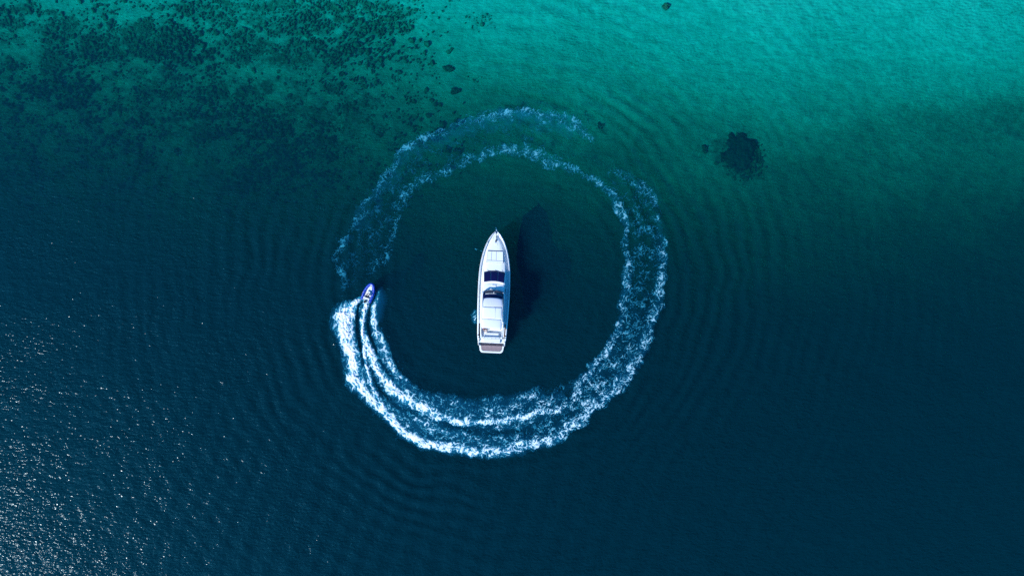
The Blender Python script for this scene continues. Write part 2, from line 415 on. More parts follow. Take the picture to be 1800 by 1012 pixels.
def reef(x, y, rx, ry, h, label, seed, lobes=9):
    """a lumpy reef outcrop: one mesh of knobbly mounds grown together"""
    d = float(seabed_depth(np.array([((x - 900) * S)]), np.array([(506 - y) * S]))[0])
    cx, cyy = px(x, y, d); rx, ry = rx * S, ry * S
    rs = np.random.default_rng(seed)
    g = 60; gu = np.linspace(-1.35, 1.35, g); U, V_ = np.meshgrid(gu, gu)
    Uw = U + .16 * fbm(U * 3 + seed, V_ * 3, seed, 3); Vw = V_ + .16 * fbm(U * 3 + seed, V_ * 3, seed + 4, 3)
    hh = np.full(U.shape, -1.0)
    for q_ in range(lobes + 5):
        a_, d_ = rs.uniform(0, 6.28), rs.uniform(0, .78) ** .8; r_ = rs.uniform(.22, .48) if q_ else .6
        hh = np.maximum(hh, (1 - ((Uw - d_ * math.cos(a_)) ** 2 + (Vw - d_ * math.sin(a_)) ** 2) / r_ ** 2) * rs.uniform(.6, 1.1))
    hh = np.clip(hh, -1, None) + .35 * fbm(U * 7 + seed, V_ * 7, seed + 9, 3)
    keep_ = hh > -.12; cell_ = keep_[:-1, :-1] & keep_[1:, :-1] & keep_[:-1, 1:] & keep_[1:, 1:]
    id_ = np.arange(g * g).reshape(g, g); fq = np.stack([id_[:-1, :-1], id_[:-1, 1:], id_[1:, 1:], id_[1:, :-1]], -1)[cell_]
    uq_, iv_ = np.unique(fq, return_inverse=True)
    zz = np.where(hh > .05, h * np.clip(hh, 0, 1) ** .6, -.12)
    vs = np.stack([U * rx, V_ * ry, zz], -1).reshape(-1, 3)[uq_]; fs = iv_.reshape(fq.shape)
    o = mesh_obj("reef_outcrop", vs, fs, M["reef"] if rx > 2 else M["knob"], None, True); o.location = (cx, cyy, -d)
    return tag(o, label, "reef", "reef outcrops on the sandy bottom")

for a in [
    (1297, 272, 37, 37, .9, "large dark reef patch under turquoise water right of the foam ring", 3),
    (1237, 262, 7, 7, .6, "small dark reef knob just left of the large reef patch", 5),
    (1055, 222, 7, 6, .6, "small dark knob just outside the top right end of the foam arc", 8),
    (1170, 13, 8, 5, .5, "lone dark rock at the top edge right of centre", 12),
    (800, 160, 11, 6, .6, "dark rock directly above the top of the foam ring, lower of two", 15),
    (790, 122, 11, 8, .6, "dark rock directly above the top of the foam ring, upper of two", 17),
    (585, 245, 8, 7, .6, "dark rock nearest the upper left of the foam ring", 21),
    (316, 268, 8, 8, .7, "lone dark rock on the lower edge of the seagrass at left", 23),
]:
    reef(*a)

# ------------------------------------------------------------------ wake foam
def line_field(QX, QY, pts, per=6, asym=False):
    """distance-weighted coverage of a foam streak: control points carry x, y, half-width, intensity"""
    P = spline(pts, per); best = np.zeros(QX.shape)
    for a, b in zip(P[:-1], P[1:]):
        v = b[:2] - a[:2]; m_ = max(a[2], b[2]) * 2.4 + 4
        lo = np.minimum(a[:2], b[:2]) - m_; hi = np.maximum(a[:2], b[:2]) + m_
        c0, c1 = np.searchsorted(fx, lo[0]), np.searchsorted(fx, hi[0])
        r0, r1 = np.searchsorted(fy, lo[1]), np.searchsorted(fy, hi[1])
        # the warped coordinates stray a little from the raw grid, hence the generous margin
        sl_ = (slice(max(r0 - 14, 0), r1 + 14), slice(max(c0 - 14, 0), c1 + 14))
        x, y = QX[sl_], QY[sl_]
        t = np.clip(((x - a[0]) * v[0] + (y - a[1]) * v[1]) / max(v @ v, 1e-6), 0, 1)
        d = np.hypot(x - a[0] - t * v[0], y - a[1] - t * v[1])
        if asym:
            rl_ = np.hypot(a[0] + t * v[0] - 880.0, a[1] + t * v[1] - 495.0); rp_ = np.hypot(x - 880.0, y - 495.0)
            d = d * np.where(rp_ > rl_, 1.45, .72)
        wd_ = a[2] + (b[2] - a[2]) * t; it = a[3] + (b[3] - a[3]) * t
        best[sl_] = np.maximum(best[sl_], it * np.exp(-np.clip(d / wd_, 0, 6) ** 2.4 * .8))
    return best

FST = .78                                              # foam lattice step in photograph pixels (8 cm)
fx, fy = np.arange(556, 1206, FST), np.arange(172, 822, FST)
FX, FY = np.meshgrid(fx, fy)
CX, CY = 880.0, 495.0
s0 = (173 - np.degrees(np.arctan2(FY - CY, FX - CX))) % 360
calm = np.interp(s0, [0, 40, 80, 130, 352, 358, 360], [.35, .55, .75, 1, 1, .35, .35])
wxx = FX + calm * (5.0 * fbm(FX / 26, FY / 26, 101, 3) + 1.6 * perlin(FX / 7, FY / 7, 107))
wyy = FY + calm * (5.0 * fbm(FX / 26, FY / 26, 103, 3) + 1.6 * perlin(FX / 7, FY / 7, 109))
L_prop = [(644, 530, 5, 1), (640, 548, 5.5, 1), (637, 567, 5, 1), (637.5, 585, 4.5, 1), (640, 610, 3.6, .95), (644, 635, 3, .95), (651, 668, 2.8, .92), (662, 692, 2.8, .92), (674, 713, 3, .92),
          (692, 738, 3, .9), (712, 758, 3.5, .9), (731, 775, 5, .9), (755, 784, 6, .8)]
L_in = [(641, 590, 5, 1), (648, 610, 7, .98), (656, 632, 8, .95), (667, 656, 9, .92), (684, 676, 9, .9), (702, 694, 10, .9), (722, 706, 10, .88), (738, 715, 10, .87), (773, 732, 9, .85), (809, 742, 8, .83),
        (850, 740, 6.5, .88), (880, 737, 5.5, .88), (909, 732, 5.5, .84), (940, 727, 6, .8), (964, 722, 6, .72), (985, 718, 8, .58), (1002, 708, 9, .5), (1012, 688, 7, .6), (1018, 676, 7, .62), (1030, 660, 7, .6),
        (1047, 642, 8, .6), (1062, 622, 8, .56), (1078, 599, 8, .54), (1090, 570, 8, .52), (1096, 540, 8, .5), (1099, 500, 8, .5), (1101, 470, 7, .5), (1102, 440, 7, .46), (1100, 410, 6, .46), (1097, 385, 7, .5),
        (1085, 360, 8, .52), (1070, 335, 8, .5), (1055, 325, 7, .45), (1040, 313, 6, .28), (1010, 298, 8, .36), (985, 290, 11, .42), (960, 278, 13, .46), (930, 268, 12, .46), (900, 264, 12, .46), (870, 266, 11, .42),
        (840, 275, 10, .38), (815, 285, 9, .36), (790, 296, 9, .38), (765, 308, 9, .38), (740, 318, 9, .38), (722, 332, 9, .36), (708, 352, 9, .34), (700, 372, 9, .3), (692, 395, 8, .28), (685, 420, 7, .28),
        (680, 445, 7, .3), (668, 462, 9, .3), (655, 478, 8, .12)]
L_out = [(620, 545, 12, 1), (608, 558, 19, 1), (607, 575, 18, 1), (611, 595, 15, 1), (617, 620, 12, .97), (622, 650, 12, .94), (624, 666, 14, .94), (640, 688, 11, .88), (660, 708, 10, .88), (683, 730, 9, .88), (706, 755, 8, .86),
         (731, 772, 8, .88), (773, 783, 9, .84), (815, 789, 10, .82), (856, 793, 10, .8), (900, 788, 11, .78), (945, 776, 11, .76), (980, 768, 9, .72), (997, 752, 9, .68), (1022, 735, 10, .66), (1047, 713, 11, .68),
         (1075, 693, 13, .68), (1094, 672, 13, .64), (1112, 648, 12, .58), (1128, 620, 12, .54), (1140, 590, 11, .52), (1150, 560, 10, .52), (1158, 530, 10, .52), (1163, 500, 9, .52), (1166, 470, 9, .52), (1165, 440, 9, .5),
         (1162, 415, 9, .42), (1160, 395, 9, .32), (1156, 368, 9, .30), (1150, 345, 9, .38), (1135, 330, 11, .42), (1120, 320, 11, .34), (1100, 308, 11, .26), (1075, 300, 10, .16)]
L_top = [(1042, 252, 5, .05), (1036, 240, 6, .32), (1028, 228, 8, .44), (1010, 214, 9, .5), (990, 206, 9, .44), (965, 203, 9, .44), (940, 198, 9, .44), (910, 196, 9, .46), (880, 196, 9, .48), (860, 203, 9, .42), (840, 207, 9, .32), (815, 210, 8, .37),
         (795, 220, 8, .28), (775, 232, 7, .33), (752, 238, 7, .37), (730, 247, 7, .4), (712, 258, 8, .46), (700, 272, 8, .43), (688, 292, 8, .41), (674, 312, 8, .38), (662, 332, 7, .37), (650, 348, 8, .4), (632, 358, 8, .38),
         (630, 378, 8, .36), (618, 398, 7, .17), (600, 425, 7, .26), (592, 445, 8, .35), (588, 462, 8, .35), (596, 485, 8, .27), (606, 505, 8, .2)]
L_rib = [(665, 513, 4, .7), (661, 526, 5, .6), (656, 542, 5, .75), (657, 560, 6, .8), (658, 575, 7, .68), (665, 590, 8, .62), (674, 605, 8, .62), (680, 622, 7, .58), (690, 645, 6, .62), (702, 661, 5, .58),
         (718, 676, 6, .38), (735, 691, 10, .38), (765, 700, 12, .36), (797, 708, 12, .40), (830, 714, 12, .36), (866, 706, 12, .38), (900, 706, 14, .36), (920, 692, 10, .34), (935, 687, 9, .27), (955, 690, 10, .22), (980, 688, 10, .2), (1000, 680, 9, .22), (1014, 670, 8, .3)]
L_bow = [(634, 521, 2.5, .9), (627, 530, 5, 1), (618, 539, 7, 1), (606, 547, 8, 1), (595, 553, 7, .95), (588, 556, 5, .6)]
L_mid = [(660, 655, 4, .3), (690, 705, 6, .45), (730, 735, 7, .5), (775, 757, 6, .5), (820, 762, 6, .48), (870, 756, 5, .5), (910, 750, 5, .5), (950, 744, 8, .35), (1000, 735, 8, .3)]
cov = np.zeros(FX.shape)
for L, asy in ((L_prop, 0), (L_in, 0), (L_out[:20], 0), (L_out[19:], 1), (L_top, 1), (L_rib, 0), (L_bow, 0), (L_mid, 0)): cov = np.maximum(cov, line_field(wxx, wyy, L, 6, asy))
# foam lace between the outer and the inner streak, thinning with age round the ring
CX, CY = 880.0, 495.0
sang = (173 - np.degrees(np.arctan2(wyy - CY, wxx - CX))) % 360
rad_ = np.hypot(wxx - CX, wyy - CY)
def polar(L):
    P = spline([p_[:2] for p_ in L], 6); s_ = (173 - np.degrees(np.arctan2(P[:, 1] - CY, P[:, 0] - CX))) % 360
    r_ = np.hypot(P[:, 0] - CX, P[:, 1] - CY); o_ = np.argsort(s_); return s_[o_], r_[o_]
so, ro = polar([p_ for p_ in L_out if p_[1] > 330] + L_top); si, ri = polar([p_ for p_ in L_rib[3:]] + L_in[16:])
Ro, Ri = np.interp(sang, so, ro), np.interp(sang, si, ri)
fill = np.interp(sang, [0, 8, 20, 40, 60, 80, 100, 118, 140, 160, 185, 200, 212, 225, 250, 285, 305, 330, 352, 360], [0, .40, .45, .42, .38, .42, .40, .36, .30, .24, .20, .18, .13, .06, .10, .11, .12, .14, .12, .05])
band = smooth01(-4, 8, rad_ - Ri) * smooth01(-4, 6, Ro - rad_)
cov = np.maximum(cov, fill * band)
# ragged wisps thrown inside and outside the ring
wisp = np.clip(fbm(FX / 30, FY / 30, 131, 4), 0, 1) * np.exp(-(np.minimum(np.abs(rad_ - Ri), np.abs(rad_ - Ro)) / 20) ** 2)
cov = np.maximum(cov, wisp * np.interp(sang, [0, 30, 60, 120, 200, 300, 360], [.30, .34, .32, .26, .17, .17, .2]))
# clear dark water in the troughs beside the propeller wash
gap = np.maximum(line_field(FX, FY, [(630, 536, 2.5, .9), (628, 552, 3.5, .95), (628, 575, 4.5, .95), (631, 598, 4, .9), (635, 620, 3, .7), (640, 645, 3, .4)]),
                 line_field(FX, FY, [(650, 545, 2.5, .6), (647, 570, 4, .8), (651, 590, 4, .9), (658, 608, 3, .8), (672, 640, 3, .6), (690, 666, 3, .45)]))
gap = np.maximum(gap, line_field(wxx, wyy, [(652, 650, 3, .5), (661, 674, 4, .75), (676, 694, 6, .7), (700, 716, 6, .5), (730, 728, 5, .35)]))
gap = np.maximum(gap, line_field(wxx, wyy, [(772, 744, 5, .35), (810, 752, 5, .5), (860, 762, 7, .55), (905, 758, 7, .5), (950, 750, 9, .4), (1000, 728, 7, .4)]))
cov = cov * (1 - gap)
for L in ([(835, 437, .9, .9), (838, 439, 1.0, 1)], [(845, 440.5, .9, .9), (847, 441.5, .9, 1)],  # flecks beside the bow are sun glints drawn as foam
          [(836, 546, 4, .25), (833, 556, 5, .42), (835, 566, 4, .35)], [(836, 556, 2.5, .55), (835, 562, 2.5, .5)]):
    cov = np.maximum(cov, line_field(FX, FY, L, 3))
cov *= np.clip(1 + .22 * fbm(FX / 18, FY / 18, 141, 3), .6, 1.25)
# lace: warped ridges, drawn out across the wake as it ages
th = np.arctan2(FY - CY, FX - CX); age = sang / 360
ux = FX + 4 * fbm(FX / 14, FY / 14, 151, 3); uy = FY + 4 * fbm(FX / 14, FY / 14, 157, 3)
def worley(x, y, seed):
    """F2 - F1 of jittered cells: zero on the cell walls"""
    xi = np.floor(x).astype(np.int64); yi = np.floor(y).astype(np.int64); f1 = np.full(x.shape, 9.0); f2 = f1.copy()
    for ox in (-1, 0, 1):
        for oy in (-1, 0, 1):
            cx_, cy_ = xi + ox, yi + oy
            h_ = (cx_ * 374761393 + cy_ * 668265263 + seed * 974711) & 0xffffffff
            h_ = ((h_ ^ (h_ >> 13)) * 1274126177) & 0xffffffff; h_ = h_ ^ (h_ >> 16)
            d_ = np.hypot(cx_ + (h_ & 1023) / 1023. - x, cy_ + ((h_ >> 10) & 1023) / 1023. - y)
            f2 = np.minimum(f2, np.maximum(f1, d_)); f1 = np.minimum(f1, d_)
    return f2 - f1
mk = cov > .02
def lace_of(a_, b_, seed):
    """torn foam net: walls of two sizes of cell, broken up by noise"""
    a_, b_ = a_[mk], b_[mk]
    big = 1 - 1.9 * worley(a_ / 10.5, b_ / 10.5, seed); mid = 1 - 1.9 * worley(a_ / 5.4, b_ / 5.4, seed + 2)
    v_ = np.maximum(big, .93 * mid) + .26 * fbm(a_ / 6, b_ / 6, seed + 6, 3, .6) + .10 * fbm(a_ / 24, b_ / 24, seed + 8, 2)
    return v_
def threads(a_, b_, seed):
    """old foam drawn out into drifting threads"""
    a_, b_ = a_[mk], b_[mk]
    w1 = a_ + 5 * fbm(a_ / 13, b_ / 13, seed + 20, 3); w2 = b_ + 5 * fbm(a_ / 13, b_ / 13, seed + 25, 3)
    rg_ = lambda q_, k_: 1 - np.abs(perlin(w1 / q_, w2 / q_, seed + k_)) * 2.8
    return np.maximum(np.maximum(rg_(12, 0), rg_(7, 2) * .97), rg_(4.4, 4) * .90) + .16 * perlin(a_ / 2.6, b_ / 2.6, seed + 6) + .22 * fbm(a_ / 18, b_ / 18, seed + 8, 3)
arc_, rr_ = th * 270.0, np.hypot(ux - CX, uy - CY)
arc_ = arc_ + .9 * (ux - FX)
yw = np.interp(sang, [0, 45, 100, 358, 360], [1, .85, .1, .0, 1])[mk]
v_ = lace_of(arc_ / 1.5, rr_ * 1.35, 161) * yw + threads(ux, uy, 261) * (1 - yw)
order = np.argsort(v_); rank = np.empty(order.size); rank[order] = np.linspace(0, 1, order.size)
lace = np.zeros(FX.shape); lace[mk] = rank
foam = np.clip((lace - (1 - np.clip(cov * np.interp(sang, [0, 70, 130, 358, 360], [.95, .93, .85, .85, .95]), 0, 1.0)) + .02) / np.interp(sang, [0, 80, 140, 358, 360], [.40, .36, .26, .26, .4]), 0, 1) ** .9
amp = np.interp(sang, [0, 60, 100, 130, 180, 220, 300, 360], [1, .95, .84, .72, .60, .52, .48, .46])
sm = np.interp(sang, [0, 40, 80, 120, 358, 360], [.42, .36, .22, .08, 0, .42])       # creamy churn where the wake is fresh
foam = foam * (1 - sm) + sm * np.clip(cov, 0, 1) ** 1.6
foam = foam * amp * smooth01(.04, .16, cov)
aer = np.clip(cov, 0, 1) ** 1.5 * np.interp(sang, [0, 60, 120, 200, 360], [1.0, .8, .55, .34, .22])
aer = np.maximum(aer, .55 * line_field(FX, FY, [(668, 512, 6, .5), (668, 525, 9, .6), (665, 540, 9, .6), (664, 556, 8, .5)]))
haze_in = .34 * smooth01(48, 0, Ro - rad_) * (rad_ < Ro + 2) * np.interp(sang, [231, 240, 262, 290, 330, 350], [0, .7, .8, .45, .35, 0]) * np.clip(.75 + .6 * fbm(FX / 16, FY / 16, 231, 3), 0, 1.4)
aer = np.maximum(aer, haze_in)
use = (foam > .03) | (aer > .05)
# each lattice cell that holds foam becomes a quad of the foam sheet
cell = use[:-1, :-1] | use[1:, :-1] | use[:-1, 1:] | use[1:, 1:]
idx = np.arange(FX.size).reshape(FX.shape)
qd = np.stack([idx[1:, :-1], idx[1:, 1:], idx[:-1, 1:], idx[:-1, :-1]], -1)[cell]
uq, inv = np.unique(qd, return_inverse=True); qd = inv.reshape(qd.shape)
WX, WY = (FX - 900) * S, (506 - FY) * S
froth = np.clip(cov, 0, 1) ** 2 * np.interp(sang, [0, 40, 100, 360], [.34, .2, .1, .03])
WZ = water_height(WX, WY) + .05 + .05 * foam + froth * foam * (.5 + .5 * fbm(FX / 4, FY / 4, 191, 2))
m, n, l, out = mat_new("sea_foam")
af = n.new("ShaderNodeAttribute"); af.attribute_name = "foam"
aa = n.new("ShaderNodeAttribute"); aa.attribute_name = "aeration"
dcol = n.new("ShaderNodeValToRGB"); el = dcol.color_ramp.elements
el[0].position = 0.0; el[0].color = (.006, .18, .40, 1); el[1].position = .85; el[1].color = (.86, .88, .90, 1)
e2 = el.new(.45); e2.color = (.045, .40, .54, 1)
l.new(af.outputs["Fac"], dcol.inputs[0])
df = n.new("ShaderNodeBsdfDiffuse"); l.new(dcol.outputs[0], df.inputs[0])
tr = n.new("ShaderNodeBsdfTransparent")
mm = n.new("ShaderNodeMath"); mm.operation = 'MULTIPLY_ADD'; mm.inputs[1].default_value = 1.15; l.new(af.outputs["Fac"], mm.inputs[0])
m2 = n.new("ShaderNodeMath"); m2.operation = 'MULTIPLY'; m2.inputs[1].default_value = .55; l.new(aa.outputs["Fac"], m2.inputs[0]); l.new(m2.outputs[0], mm.inputs[2])
mm.use_clamp = True
mx = n.new("ShaderNodeMixShader"); l.new(mm.outputs[0], mx.inputs[0]); l.new(tr.outputs[0], mx.inputs[1]); l.new(df.outputs[0], mx.inputs[2]); l.new(mx.outputs[0], out.inputs[0])
M["foam"] = m
fo = np_mesh("wake_foam", np.stack([WX, WY, WZ], -1).reshape(-1, 3)[uq], qd, M["foam"])
attr(fo, "foam", foam.ravel()[uq]); attr(fo, "aeration", aer.ravel()[uq])
tag(fo, "ring of white wake foam the small blue boat has left around the yacht", "foam", kind="stuff")

# ------------------------------------------------------------------ people
def person(name, J, clothes, label, cat="person", hair_mat="hair", face_dir=Vector((0, 1, 0)), loc=(0, 0, 0), rotz=0.0):
    """one continuous skinned body from joint positions J (name -> point), coloured by bone"""
    rads = dict(pelvis=.15, waist=.135, chest=.165, neck=.062, head0=.085, head1=.105, head2=.075)
    V, E_, Rr, bone = [], [], [], []
    def add(p, r, par, b):
        V.append(Vector(p)); Rr.append(r); bone.append(b)
        if par is not None: E_.append((par, len(V) - 1))
        return len(V) - 1
    pe = add(J["pelvis"], .15, None, "legs"); wa = add(J["waist"], .135, pe, "top"); ch = add(J["chest"], .16, wa, "top")
    nk = add(J["neck"], .06, ch, "skin"); hc = Vector(J["head"]); fd = face_dir.normalized()
    h0 = add(hc + Vector((0, 0, -.05)) + fd * .01, .075, nk, "skin"); h1 = add(hc + Vector((0, 0, .05)), .098, h0, "skin"); add(hc + Vector((0, 0, .12)), .06, h1, "skin")
    for s in ("l", "r"):
        sh = add(J["shoulder_" + s], .075, ch, "top"); elb = add(J["elbow_" + s], .05, sh, "top" if clothes.get("sleeve") else "skin"); wr = add(J["wrist_" + s], .032, elb, "skin")
        w0 = Vector(J["wrist_" + s]); d = (w0 - Vector(J["elbow_" + s])).normalized(); sd = d.cross(Vector((0, 0, 1))).normalized()
        pa = add(w0 + d * .06, .034, wr, "skin")
        for kf, (off, ln) in enumerate(((-.032, .065), (-.011, .078), (.011, .072), (.031, .056))):
            k1 = add(w0 + d * .095 + sd * off, .010, pa, "skin"); k2 = add(w0 + d * (.095 + ln * .55) + sd * off + Vector((0, 0, -.012)), .009, k1, "skin"); add(w0 + d * (.095 + ln) + sd * off + Vector((0, 0, -.035)), .008, k2, "skin")
        side = sd * (-.045 if s == "l" else .045)
        t1 = add(w0 + d * .05 + side, .011, pa, "skin"); add(w0 + d * .085 + side * 1.5, .009, t1, "skin")
        hp = add(J["hip_" + s], .098, pe, "legs"); kn = add(J["knee_" + s], .065, hp, "legs" if clothes.get("long") else "skin"); an = add(J["ankle_" + s], .042, kn, "skin")
        add(Vector(J["toe_" + s]), .036, an, "skin")
    me = bpy.data.meshes.new(name); me.from_pydata(V, E_, []); o = bpy.data.objects.new("tmp_body", me); col.objects.link(o)
    sk = o.modifiers.new("skin", 'SKIN'); sk.use_smooth_shade = True; sb = o.modifiers.new("sub", 'SUBSURF'); sb.levels = 1; sb.render_levels = 1
    for i_, d in enumerate(me.skin_vertices[0].data): d.radius = (Rr[i_], Rr[i_]); d.use_root = (i_ == 0)
    dg = bpy.context.evaluated_depsgraph_get(); ev = o.evaluated_get(dg); nm = bpy.data.meshes.new_from_object(ev)
    bpy.data.objects.remove(o)
    nm.name = name; nm.materials.clear()
    for k in ("top", "legs", "skin"): nm.materials.append(M[clothes[k]])
    order_ = {"top": 0, "legs": 1, "skin": 2}
    VA = np.array([tuple(v) for v in V])
    for p_ in nm.polygons:
        dd = ((VA - np.array(p_.center)) ** 2).sum(1) - np.array(Rr) ** 2; p_.material_index = order_[bone[int(dd.argmin())]]; p_.use_smooth = True
    b = bpy.data.objects.new(name, nm); col.objects.link(b); b.location = loc; b.rotation_euler = (0, 0, rotz)
    tag(b, label, cat)
    # hair cap, nose, eyes, mouth
    bm = bmesh.new(); bmesh.ops.create_uvsphere(bm, u_segments=14, v_segments=10, radius=.118)
    for v in list(bm.verts):
        if v.co.z < -.01 and v.co.dot(fd) > -.02 or v.co.z < -.06: bm.verts.remove(v)
    for v in bm.verts: v.co = hc + Vector((0, 0, .06)) + v.co * (1 + .05 * math.sin(40 * v.co.x + 31 * v.co.y)) - fd * .012
    from_bm("hair", bm, M[hair_mat], b, True)
    sd = fd.cross(Vector((0, 0, 1)))
    bm = bmesh.new()
    bmesh.ops.create_cone(bm, cap_ends=True, segments=6, radius1=.018, radius2=.006, depth=.05, matrix=Matrix.Translation(hc + fd * .105 + Vector((0, 0, .02))))
    from_bm("nose", bm, M["skin"], b, True)
    for s in (-1, 1):
        bm = bmesh.new(); bmesh.ops.create_icosphere(bm, subdivisions=1, radius=.012, matrix=Matrix.Translation(hc + fd * .093 + sd * .034 * s + Vector((0, 0, .045)))); from_bm("eye", bm, M["eye"], b, True)
        bm = bmesh.new(); bmesh.ops.create_icosphere(bm, subdivisions=1, radius=.022, matrix=Matrix.Translation(hc + sd * .098 * s + Vector((0, 0, .03)))); from_bm("ear", bm, M["skin"], b, True)
    bm = bmesh.new(); bmesh.ops.create_icosphere(bm, subdivisions=1, radius=.02, matrix=Matrix.Translation(hc + fd * .088 + Vector((0, 0, -.035))) @ Matrix.Diagonal((1.3, 1, .4, 1))); from_bm("mouth", bm, M["red"], b, True)
    return b

def seated(f=Vector((0, 1, 0)), seat=.45, lean=.05, arms="lap"):
    """joint set for a seated adult facing f, origin on the floor under the pelvis"""
    f = f.normalized(); r = f.cross(Vector((0, 0, 1))); Z = Vector((0, 0, 1)); J = {}
    pz = seat + .12; P = Z * pz
    J["pelvis"] = P; J["waist"] = P + Z * .18 - f * lean * .4; J["chest"] = P + Z * .38 - f * lean; J["neck"] = P + Z * .57 - f * lean * 1.1; J["head"] = P + Z * .70 - f * lean * .7
    for s, k in (("l", -1), ("r", 1)):
        J["shoulder_" + s] = J["chest"] + r * k * .19 + Z * .07
        if arms == "wheel":
            J["elbow_" + s] = J["shoulder_" + s] + f * .17 + r * k * .07 - Z * .2; J["wrist_" + s] = J["elbow_" + s] + f * .24 + Z * .06 - r * k * .06
        else:
            J["elbow_" + s] = J["shoulder_" + s] + r * k * .13 - Z * .24 + f * .04; J["wrist_" + s] = J["elbow_" + s] + f * .24 - r * k * .08 + Z * .02
        J["hip_" + s] = P + r * k * .10 + f * .05; J["knee_" + s] = P + r * k * .15 + f * .46 + Z * .0; J["ankle_" + s] = P + r * k * .15 + f * .50 - Z * (pz - .07); J["toe_" + s] = J["ankle_" + s] + f * .17 - Z * .03
    return J

# ------------------------------------------------------------------ motor yacht
bw = px(873.3, 407.5); st = px(863.7, 619.5)
yaw = math.atan2(bw[1] - st[1], bw[0] - st[0]) - math.pi / 2
yt = bpy.data.objects.new("motor_yacht", None); col.objects.link(yt)
yt.location = (st[0], st[1], 0); yt.rotation_euler = (0, 0, yaw)
tag(yt, "white motor yacht with dark windscreen lying still inside the foam ring", "yacht")
YS = [1.2, 1.9, 2.8, 4.6, 7.4, 10.2, 12.1, 13.9, 15.8, 17.2, 18.2, 18.9, 19.3, 19.6]
YB = [2.10, 2.19, 2.30, 2.37, 2.48, 2.51, 2.48, 2.37, 2.05, 1.64, 1.22, .80, .46, .12]
def hb(y): return float(np.interp(y, ybs[:, 0], ybs[:, 1]))
ybs = spline(list(zip(YS, YB)), 8)
def sheer(y): return float(np.interp(y, [1.2, 4, 8, 14, 19.8], [1.05, 1.42, 1.60, 1.95, 2.35]))
def deckz(y): return sheer(y) - .16
def hull_ring(y):
    b, z = hb(y), sheer(y); k = max(0, (y - 12) / 7.8)
    pts = [(b, z), (b * (1 - .05 - .25 * k), z * .5), (b * (.90 - .52 * k), .12), (b * (.80 - .52 * k), -.25), (b * (.40 - .25 * k), -.6 + .3 * k), (0, -.85 + .5 * k)]
    return [(x, y, zz) for x, zz in pts] + [(-x, y, zz) for x, zz in pts[-2::-1]]
hy = np.concatenate([np.arange(1.2, 18, .6), np.arange(18, 19.6, .2), [19.6]])
hullo = loft("hull", [hull_ring(y) for y in hy], M["gel"], yt)
# transom
rg = hull_ring(1.2); mesh_obj("transom", rg, [tuple(range(len(rg)))], M["gel"], yt)
for s in (-1, 1):   # hull windows and rub rail
    path = [(s * (hb(y) + .03), y, sheer(y) - .22) for y in hy]
    tube("rub_rail", path, .045, M["gel"], hullo, n=6)
    for y0, y1 in ((7.5, 9.6), (10.2, 11.6), (12.6, 13.6)):
        vs = []
        for y in np.linspace(y0, y1, 6):
            k = max(0, (y - 12) / 7.8); b, z = hb(y), sheer(y)
            for t in (.30, .62):
                xx = b * (1 - .05 - .25 * k) + (b - b * (1 - .05 - .25 * k)) * (t - .0) + .0
                vs.append((s * (xx + .012), y, z * (.5 + .5 * t)))
        mesh_obj("hull_window", vs, [(2 * k, 2 * k + 2, 2 * k + 3, 2 * k + 1) for k in range(5)], M["glass"], hullo)
# bulwark cap along the sheer
def cap_ring(y, s, w=.15):
    b, z = hb(y), sheer(y); i = max(b - w, .0)
    return [(s * i, y, z - .18), (s * i, y, z + .10), (s * (i + .03), y, z + .13), (s * (b - .02), y, z + .12), (s * (b + .012), y, z + .06), (s * (b + .005), y, z - .06)]
for s in (-1, 1): loft("bulwark", [cap_ring(y, s) for y in hy if y >= 2.4], M["gel"], yt)
# side and fore deck
dv, df_ = [], []
dy_ = [y for y in hy if y >= 2.4]
for y in dy_:
    b = max(hb(y) - .14, .02)
    for t in np.linspace(-1, 1, 9): dv.append((b * t, y, deckz(y) + .05 * (1 - t * t)))
for i_ in range(len(dy_) - 1):
    for k in range(8): df_.append((i_ * 9 + k, i_ * 9 + k + 1, (i_ + 1) * 9 + k + 1, (i_ + 1) * 9 + k))
mesh_obj("deck", dv, df_, M["deck"], yt, True)
# teak strips on the aft side decks, one plank at a time
for s in (-1, 1):
    for k in range(3):
        a = 2.02 + .095 * k
        bm = bmesh.new(); vv = []
        for y in (2.75, 3.4, 4.1, 4.75):
            sh = hb(y) - 2.37
            for z in (deckz(y) + .03, deckz(y) + .055):
                for x in (a - .04, a + .04): vv.append(bm.verts.new((s * (x + sh), y, z)))
        for i_ in range(3):
            o4 = i_ * 4; n4 = o4 + 4
            for e in ((0, 1, 1, 0), (2, 3, 3, 2), (0, 2, 2, 0), (1, 3, 3, 1)): bm.faces.new((vv[o4 + e[0]], vv[o4 + e[1]], vv[n4 + e[2]], vv[n4 + e[3]]))
        bm.faces.new(vv[:2] + [vv[3], vv[2]]); bm.faces.new(vv[12:14] + [vv[15], vv[14]])
        from_bm("plank", bm, M["teakdark"], yt)
# swim platform with rounded corners, teak planks and white rim
def plat(half_s, half_f, y1, r=.55, inset=0.0, nn=7):
    p = []
    hs_, hf = half_s - inset, half_f - inset
    for k in range(nn + 1):
        a = math.pi / 2 * k / nn; p.append((hs_ - r + r * math.sin(a), inset + r - r * math.cos(a)))
    left = [(-x, y) for x, y in p]
    return [(hf, y1)] + p[::-1] + left + [(-hf, y1)]
sp = prism("swim_platform", plat(1.92, 2.14, 1.75), .30, .52, M["gel"], yt, .05)
prism("teak_bed", plat(1.92, 2.14, 1.62, r=.42, inset=.26), .50, .545, M["grey"], sp, 0)
for k in range(16):
    x = -1.58 + k * .2107; y0 = .30 + (.22 if abs(x) > 1.45 else .10 if abs(x) > 1.25 else 0)
    pl = box("plank", x - .096, x + .096, y0, 1.58, .54, .572 + .004 * random.random(), M["teak"], sp, .006, 1)
